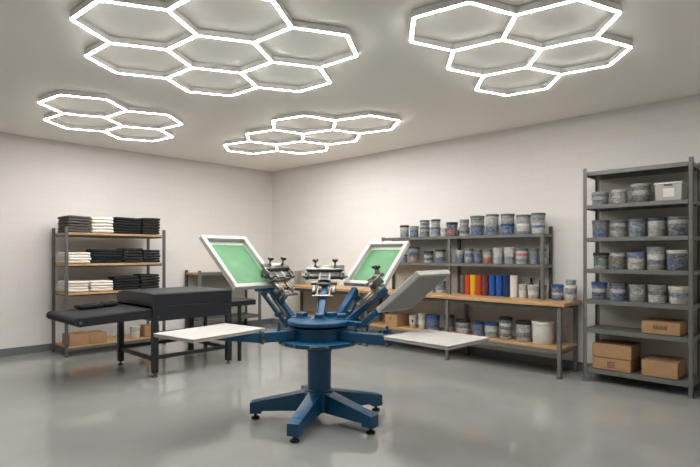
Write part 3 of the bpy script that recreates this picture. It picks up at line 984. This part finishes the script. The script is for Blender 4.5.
# --- the tall rack, counted from the bench side
yR = -0.29
rack_rows = [
 (RZ[1], "rack's upper tub shelf", [
   (6.318, .180, .150, 'lblue/grey/lgrey/blue', 'grey', 'tub with a blue band under its rim, first from bench', 0),
   (6.512, .172, .160, 'grey/lgrey/grey', 'lgrey', 'squat plain grey tub with pale lid, second from bench', 1),
   (6.722, .190, .204, 'dgrey/dgrey/lgrey/dgrey', 'grey', 'dark grey tub with one pale band, beside the plastic bin', 0)]),
 (RZ[2], "rack's third shelf down", [
   (6.320, .178, .195, 'blue/blue/dgrey/dgrey', 'dgrey', 'tub blue below and dark grey above, first from bench', 0),
   (6.505, .174, .184, 'grey/lgrey/dgrey/lgrey', 'dgrey', 'grey tub with pale smears, second from bench', 0),
   (6.688, .180, .190, 'lblue/dgrey/lblue/dgrey', 'dgrey', 'dark blue-grey streaked tub, third from bench', 0),
   (6.868, .174, .196, 'lgrey/grey/lgrey/lgrey', 'navy', 'pale grey tub with navy lid, fourth from bench', 0),
   (7.056, .186, .198, 'navy/navy/dgrey/lgrey', 'dgrey', 'navy tub with a pale band, fifth from bench', 0)]),
 (RZ[3], "rack's middle shelf", [
   (6.325, .164, .180, 'lgrey/green/green/black', 'black', 'green banded tub with black lid, first from bench', 0),
   (6.500, .162, .174, 'navy/dgrey/brown/dgrey', 'lgrey', 'brown-grey tub with a pale lid, second from bench', 0),
   (6.678, .178, .184, 'cream/cream/cream/blue', 'lblue', 'cream tub with a blue rim, third from bench', 0),
   (6.864, .180, .240, 'grey/dgrey/white/grey', 'grey', 'tallest grey tub with a white band, fourth from bench', 0),
   (7.046, .184, .204, 'navy/dkblue/navy/navy', 'cream', 'navy tub with a cream lid, fifth from bench', 0)]),
 (RZ[4], 'rack shelf above the cartons', [
   (6.306, .164, .188, 'lblue/navy/white/blue', 'blue', 'blue tub with white bands, first from bench', 0),
   (6.498, .174, .188, 'lblue/blue/white/blue', 'dgrey', 'blue-grey tub with a pale upper band, second from bench', 0),
   (6.692, .176, .180, 'grey/lgrey/grey', 'grey', 'plain grey smeared tub, third from bench', 0),
   (6.874, .182, .184, 'white/white/dgrey/grey', 'grey', 'tub white below and grey above, fourth from bench', 0),
   (7.066, .190, .176, 'cream/white/lblue/cream', 'cream', 'off-white tub with cream lid, fifth from bench', 0)]),
]
for z, where, items in rack_rows:
    for x, D, h, bands, lid, txt, nk in items:
        tub(f'{txt}, {where}', x, yR, z, D, h, bands, lid, neck=bool(nk), handle=(h < 0.19 and D > 0.17))

# grey plastic bin with lid and label
bn = thing('storage_bin', 'translucent grey plastic bin with lid and paper label on the tall rack', 'bin', (6.997, -0.275, RZ[1] + 0.001))
bb = MB().hexa([(-0.110, -0.137, 0), (0.110, -0.137, 0), (0.110, 0.137, 0), (-0.110, 0.137, 0)],
               [(-0.116, -0.145, 0.165), (0.116, -0.145, 0.165), (0.116, 0.145, 0.165), (-0.116, 0.145, 0.165)])
M['bin'] = simple('milky_plastic', srgb(172, 170, 164), 0.4, var=0.04)
M['binlid'] = simple('milky_lid', srgb(196, 194, 188), 0.4, var=0.04)
bb.build('body', M['bin'], bn)
MB().box((0, 0, 0.176), (0.252, 0.306, 0.022), None, 0.006, 2).build('lid', M['binlid'], bn)
MB().box((0, -0.154, 0.160), (0.07, 0.012, 0.016), None, 0.003).build('latch', M['steel_dark'], bn)
lb = MB().hexa([(-0.045, -0.1402, 0.04), (0.052, -0.1402, 0.04), (0.052, -0.1385, 0.04), (-0.045, -0.1385, 0.04)],
               [(-0.045, -0.1446, 0.125), (0.052, -0.1446, 0.125), (0.052, -0.1425, 0.125), (-0.045, -0.1425, 0.125)]).build('paper_label', M['paper'], bn)

# --- shelf unit on the bench, counted from the room corner
yU = -0.215
top_row = [
 (3.520, .140, .185, 'lblue/grey/lgrey/white', 'black', 'pale tub with a black lid, first from the corner'),
 (3.700, .138, .168, 'blue/lblue/blue/grey', 'grey', 'blue tub with a grey lid, second from the corner'),
 (3.889, .150, .140, 'grey/dgrey/lgrey', 'dgrey', 'grey tub with a dark patch, bottom of the third pile'),
 (4.079, .146, .134, 'lgrey/lblue/grey', 'dgrey', 'blue-grey tub, bottom of the fourth pile'),
 (4.225, .090, .120, 'lgrey/white/lgrey', 'lgrey', 'small pale jar half hidden beside the middle post'),
 (4.352, .160, .195, 'brown/red/navy/navy', 'black', 'navy tub with a bright red band'),
 (4.544, .152, .120, 'white/navy/grey', 'grey', 'grey tub with a dark stripe, beneath a narrow jar'),
 (4.747, .186, .134, 'blue/blue/blue', 'dgrey', 'plain blue tub, bottom of the widest pile'),
 (4.968, .168, .138, 'lblue/blue/blue', 'grey', 'blue tub, bottom of the pile beside the widest pile'),
 (5.174, .172, .138, 'blue/blue/dkblue', 'dkblue', 'deep blue tub, bottom of the pile third from the tall rack'),
 (5.388, .176, .130, 'lblue/white/white', 'white', 'white tub, bottom of the pile second from the tall rack'),
 (5.580, .164, .130, 'cream/white/blue', 'lgrey', 'cream tub with blue rim, bottom of the end pile'),
]
piles = {3.889: (.148, .104, 'lgrey/teal/grey', 'dgrey', 'grey tub with a teal band, top of the third pile'),
         4.079: (.138, .112, 'lgrey/lgrey/grey', 'black', 'pale grey tub with black lid, top of the fourth pile'),
         4.544: (.132, .104, 'grey/lgrey/grey', 'grey', 'narrow grey jar on a striped tub'),
         4.747: (.190, .128, 'lgrey/grey/dgrey', 'dgrey', 'grey tub with dark rim, top of the widest pile'),
         4.968: (.172, .132, 'lgrey/lgrey/cream', 'dgrey', 'beige-grey tub on a blue one beside the widest pile'),
         5.174: (.176, .126, 'grey/lgrey/grey', 'dgrey', 'grey smeared tub on a deep blue tub'),
         5.388: (.180, .112, 'lgrey/lgrey/grey', 'dgrey', 'pale grey tub on a white tub'),
         5.580: (.172, .124, 'lgrey/lblue/grey', 'dgrey', 'grey tub with a blue smear, top of the end pile')}
for x, D, h, bands, lid, txt in top_row:
    tub(f'{txt}, bench shelves upper tier', x, yU, UZ[0], D, h, bands, lid)
    if x in piles:
        D2, h2, b2, l2, t2 = piles[x]
        tub(f'{t2}, bench shelves upper tier', x + random.uniform(-.004, .004), yU, UZ[0] + h + 0.001, D2, h2, b2, l2)
second_row = [
 (3.500, .126, .118, 'lblue/teal/grey', 'dgrey', 'small teal and blue tub, first from the corner', 0),
 (3.700, .160, .130, 'grey/red/dgrey', 'teal', 'squat tub with a red band, beneath a black-lidded one', 0),
 (3.960, .146, .166, 'white/black/lgrey/black', 'black', 'black-lidded grey tub with white stripe, third from the corner', 0),
 (4.160, .152, .190, 'lblue/blue/lgrey/grey', 'black', 'blue stained tub with black lid, beside the middle post', 0),
 (4.478, .124, .176, 'blue/blue/dgrey/lgrey', 'lgrey', 'narrow tub with bright blue foot and pale lid', 0),
 (4.618, .120, .200, 'lblue/lgrey/blue/lgrey', 'dgrey', 'narrow blue tub with a pale upper band', 0),
 (4.752, .114, .186, 'dkblue/lblue/navy/dgrey', 'dgrey', 'narrow dark blue tub beside a red banded one', 0),
 (4.896, .122, .190, 'red/red/lgrey/grey', 'dgrey', 'narrow tub with an orange-red lower half', 0),
 (5.046, .132, .202, 'lgrey/grey/lgrey/lgrey', 'lgrey', 'pale grey necked jar beside the orange-red tub', 1),
 (5.205, .134, .208, 'lgrey/lblue/cream/white', 'lgrey', 'off-white tub with white lid beside the striped one', 0),
 (5.368, .154, .194, 'white/lblue/white/red/white', 'dgrey', 'white tub with red and blue stripes', 0),
 (5.527, .108, .192, 'lblue/dgrey/blue/dgrey', 'dgrey', 'dark blue-grey tub behind the end post', 0),
 (5.640, .080, .192, 'lgrey/white/dgrey/lgrey', 'dgrey', 'slim grey jar between the end posts', 0),
]
for x, D, h, bands, lid, txt, nk in second_row:
    tub(f'{txt}, bench shelves lower tier', x, yU, UZ[1], D, h, bands, lid, neck=bool(nk))
tub('black-lidded dark tub on the red banded tub, bench shelves lower tier', 3.702, yU, UZ[1] + 0.131, .156, .096, 'teal/grey/dgrey', 'black')

# --- on the bench top
WT = 0.8502
def ink_tube(x, D, h, rgb, txt):
    r = thing('ink_canister', txt, 'ink canister', (x, -0.20, WT + 0.001), 0, 'upright ink canisters on the bench')
    m = simple('canister_paint', srgb(*rgb), 0.35, var=0.06, nscale=8)
    MB().lathe([(0, 0), (D/2 - 0.003, 0), (D/2, 0.004), (D/2, h - 0.034), (0, h - 0.034)], 22).build('body', m, r)
    MB().lathe([(D/2, h - 0.034), (D/2 + 0.001, h - 0.032), (D/2 + 0.001, h - 0.004), (D/2 - 0.004, h), (0, h)], 22).build('cap', m, r)
ink_tube(4.510, .066, .262, (112, 106, 104), 'slim grey ink canister beside the middle post on the bench')
ink_tube(4.590, .078, .264, (196, 74, 38), 'orange-red ink canister between the grey and yellow ones')
ink_tube(4.678, .086, .268, (228, 178, 44), 'yellow ink canister on the bench')
ink_tube(4.766, .078, .268, (188, 76, 44), 'rust orange ink canister between yellow and maroon')
ink_tube(4.855, .092, .268, (118, 58, 54), 'maroon ink canister on the bench')
ink_tube(4.958, .088, .270, (34, 88, 164), 'bright blue ink canister beside the maroon one')
ink_tube(5.060, .086, .272, (30, 86, 168), 'bright blue ink canister in the middle of the three blues')
ink_tube(5.155, .086, .274, (24, 52, 104), 'navy ink canister beside the white one')
ink_tube(5.258, .098, .278, (222, 218, 212), 'tall white ink canister at the end of the coloured row')
ink_tube(1.005, .092, .240, (158, 156, 150), 'grey canister first from the corner on the bare bench')
ink_tube(1.150, .108, .245, (146, 144, 138), 'wider grey canister beside another on the bare bench')
tub('small white jar with a flat lid beside the white canister', 5.378, -0.21, WT, .104, .168, 'white/white/lgrey', 'lgrey', smear=0.12, name='jar', cat='jar')
tub('squat pale grey tub in front of the dark bottles on the bench', 5.520, -0.215, WT, .142, .166, 'lgrey/white/lgrey', 'lgrey', smear=0.2)
tub('small grey can between the end posts on the bench', 5.640, -0.210, WT, .074, .170, 'grey/lgrey/dgrey', 'dgrey')
tub('blue and white tub on the open bench end, beside the end post', 5.815, -0.22, WT, .142, .185, 'blue/lblue/white/blue/blue', 'blue')
tub('pale tub with a blue band on the bench end under a small grey tub', 5.972, -0.22, WT, .142, .185, 'lgrey/white/lblue/grey', 'white')
tub('small domed grey tub stacked on the pale tub at the bench end', 5.972, -0.22, WT + 0.187, .122, .060, 'grey/grey', 'grey')
tub('blue and white can on the bench behind the grey screen', 4.170, -0.22, WT, .150, .165, 'white/lblue/blue', 'dgrey')
tub('smaller blue can on the bench behind the grey screen', 4.025, -0.22, WT, .090, .160, 'blue/blue/lgrey', 'dgrey')
for x, h, txt in ((5.440, .250, 'slim black pump bottle behind the white jar'), (5.560, .225, 'stubby black pump bottle behind the pale tub')):
    r = thing('pump_bottle', txt, 'bottle', (x, -0.105, WT + 0.001), 0, 'black pump bottles')
    MB().lathe([(0, 0), (.026, 0), (.027, .004), (.027, h*0.7), (.012, h*0.8), (.012, h*0.86), (0, h*0.86)], 16).build('body', M['black'], r)
    MB().lathe([(.015, h*0.83), (.015, h*0.95), (.008, h*0.96), (.008, h), (0, h)], 12).box((0.018, 0, h*0.98), (0.05, 0.012, 0.008)).build('pump', M['black'], r)

# --- lower shelf of the bench
LZ, yL = 0.3402, -0.38
low = [
 (4.625, .196, .186, 'lgrey/cream/blue/lgrey', 'black', 'grey tub with a blue band and black lid, beside the middle leg'),
 (4.853, .166, .184, 'lblue/blue/dkblue/blue', 'navy', 'blue smeared tub with navy lid, second from the middle leg'),
 (5.044, .174, .186, 'lgrey/lblue/white/lgrey', 'dkblue', 'pale tub with a bright blue lid, third from the middle leg'),
 (5.236, .166, .272, 'lgrey/navy/lgrey/navy/white/navy', 'black', 'tallest navy and white striped can, fourth from the middle leg'),
 (5.469, .190, .242, 'lgrey/dgrey/lgrey/grey', 'black', 'grey smeared can with black lid, fifth from the middle leg'),
]
for x, D, h, bands, lid, txt in low:
    tub(f'{txt}, bench lower shelf', x, yL, LZ, D, h, bands, lid)
tub('big white bucket with a lid at the end of the bench lower shelf', 5.700, -0.36, LZ, .262, .262, 'white/white/white/white', 'white', smear=0.14, name='bucket', cat='bucket')
w1 = tub('white canister with a black drop mark beside the carton, bench lower shelf', 3.800, yL, LZ, .112, .172, 'lgrey/white/white', 'lgrey', smear=0.15, name='canister', cat='canister')
drop = MB()
dv = Vector((math.cos(-1.05), math.sin(-1.05), 0))
base = dv*0.0558
Rd = Matrix.Translation((base.x, base.y, 0.092)) @ Matrix.Rotation(-1.05, 4, 'Z') @ Matrix.Rotation(PI/2, 4, 'Y')
drop.prism([(0.014*math.cos(t) if math.cos(t) > -0.2 else 0.030*math.cos(t), 0.012*math.sin(t)) for t in [2*PI*k/14 for k in range(14)]], -0.002, 0.0012, Rd)
w1.rotation_euler = (0, 0, 0)
drop.build('drop_mark', M['black'], w1)
tub('plain pale grey canister beside the blue bucket, bench lower shelf', 3.965, yL, LZ, .112, .212, 'lgrey/white/lgrey', 'lgrey', smear=0.2, name='canister', cat='canister')
tub('bright blue bucket with a white patch, bench lower shelf', 4.165, -0.40, LZ, .188, .212, 'lblue/dkblue/blue/dkblue', 'dkblue', smear=0.2, name='bucket', cat='bucket', handle=True)
tub('dark blue bucket half behind the middle bench leg', 4.345, -0.27, LZ, .150, .212, 'lgrey/navy/dkblue', 'navy', name='bucket', cat='bucket')
# white canister under the dryer on the shirt shelving
tub('white canister beside the small carton on the bottom shirt board', 0.575, -3.020, 0.1352, .155, .180, 'white/white/lgrey', 'lgrey', smear=0.15, name='canister', cat='canister')

# ------------------------------------------------------------------ camera, world, view
cam_d = bpy.data.cameras.new('camera')
cam = bpy.data.objects.new('camera', cam_d)
C.objects.link(cam)
cam.location = (8.198, -6.296, 1.40)
cam.rotation_euler = (PI/2, 0, 0.763)
cam_d.sensor_width = 36.0
cam_d.lens = 505.8/700*36.0
cam_d.shift_y = 20.5/700
cam_d.clip_start = 0.05
bpy.context.scene.camera = cam

w = bpy.data.worlds.new('world')
bpy.context.scene.world = w
w.use_nodes = True
w.node_tree.nodes['Background'].inputs['Color'].default_value = (0, 0, 0, 1)
w.node_tree.nodes['Background'].inputs['Strength'].default_value = 0.0

sc = bpy.context.scene
sc.view_settings.view_transform = 'Standard'
sc.view_settings.look = 'None'
sc.view_settings.gamma = 1.0
sc.view_settings.use_curve_mapping = False
sc.view_settings.exposure = 0.84
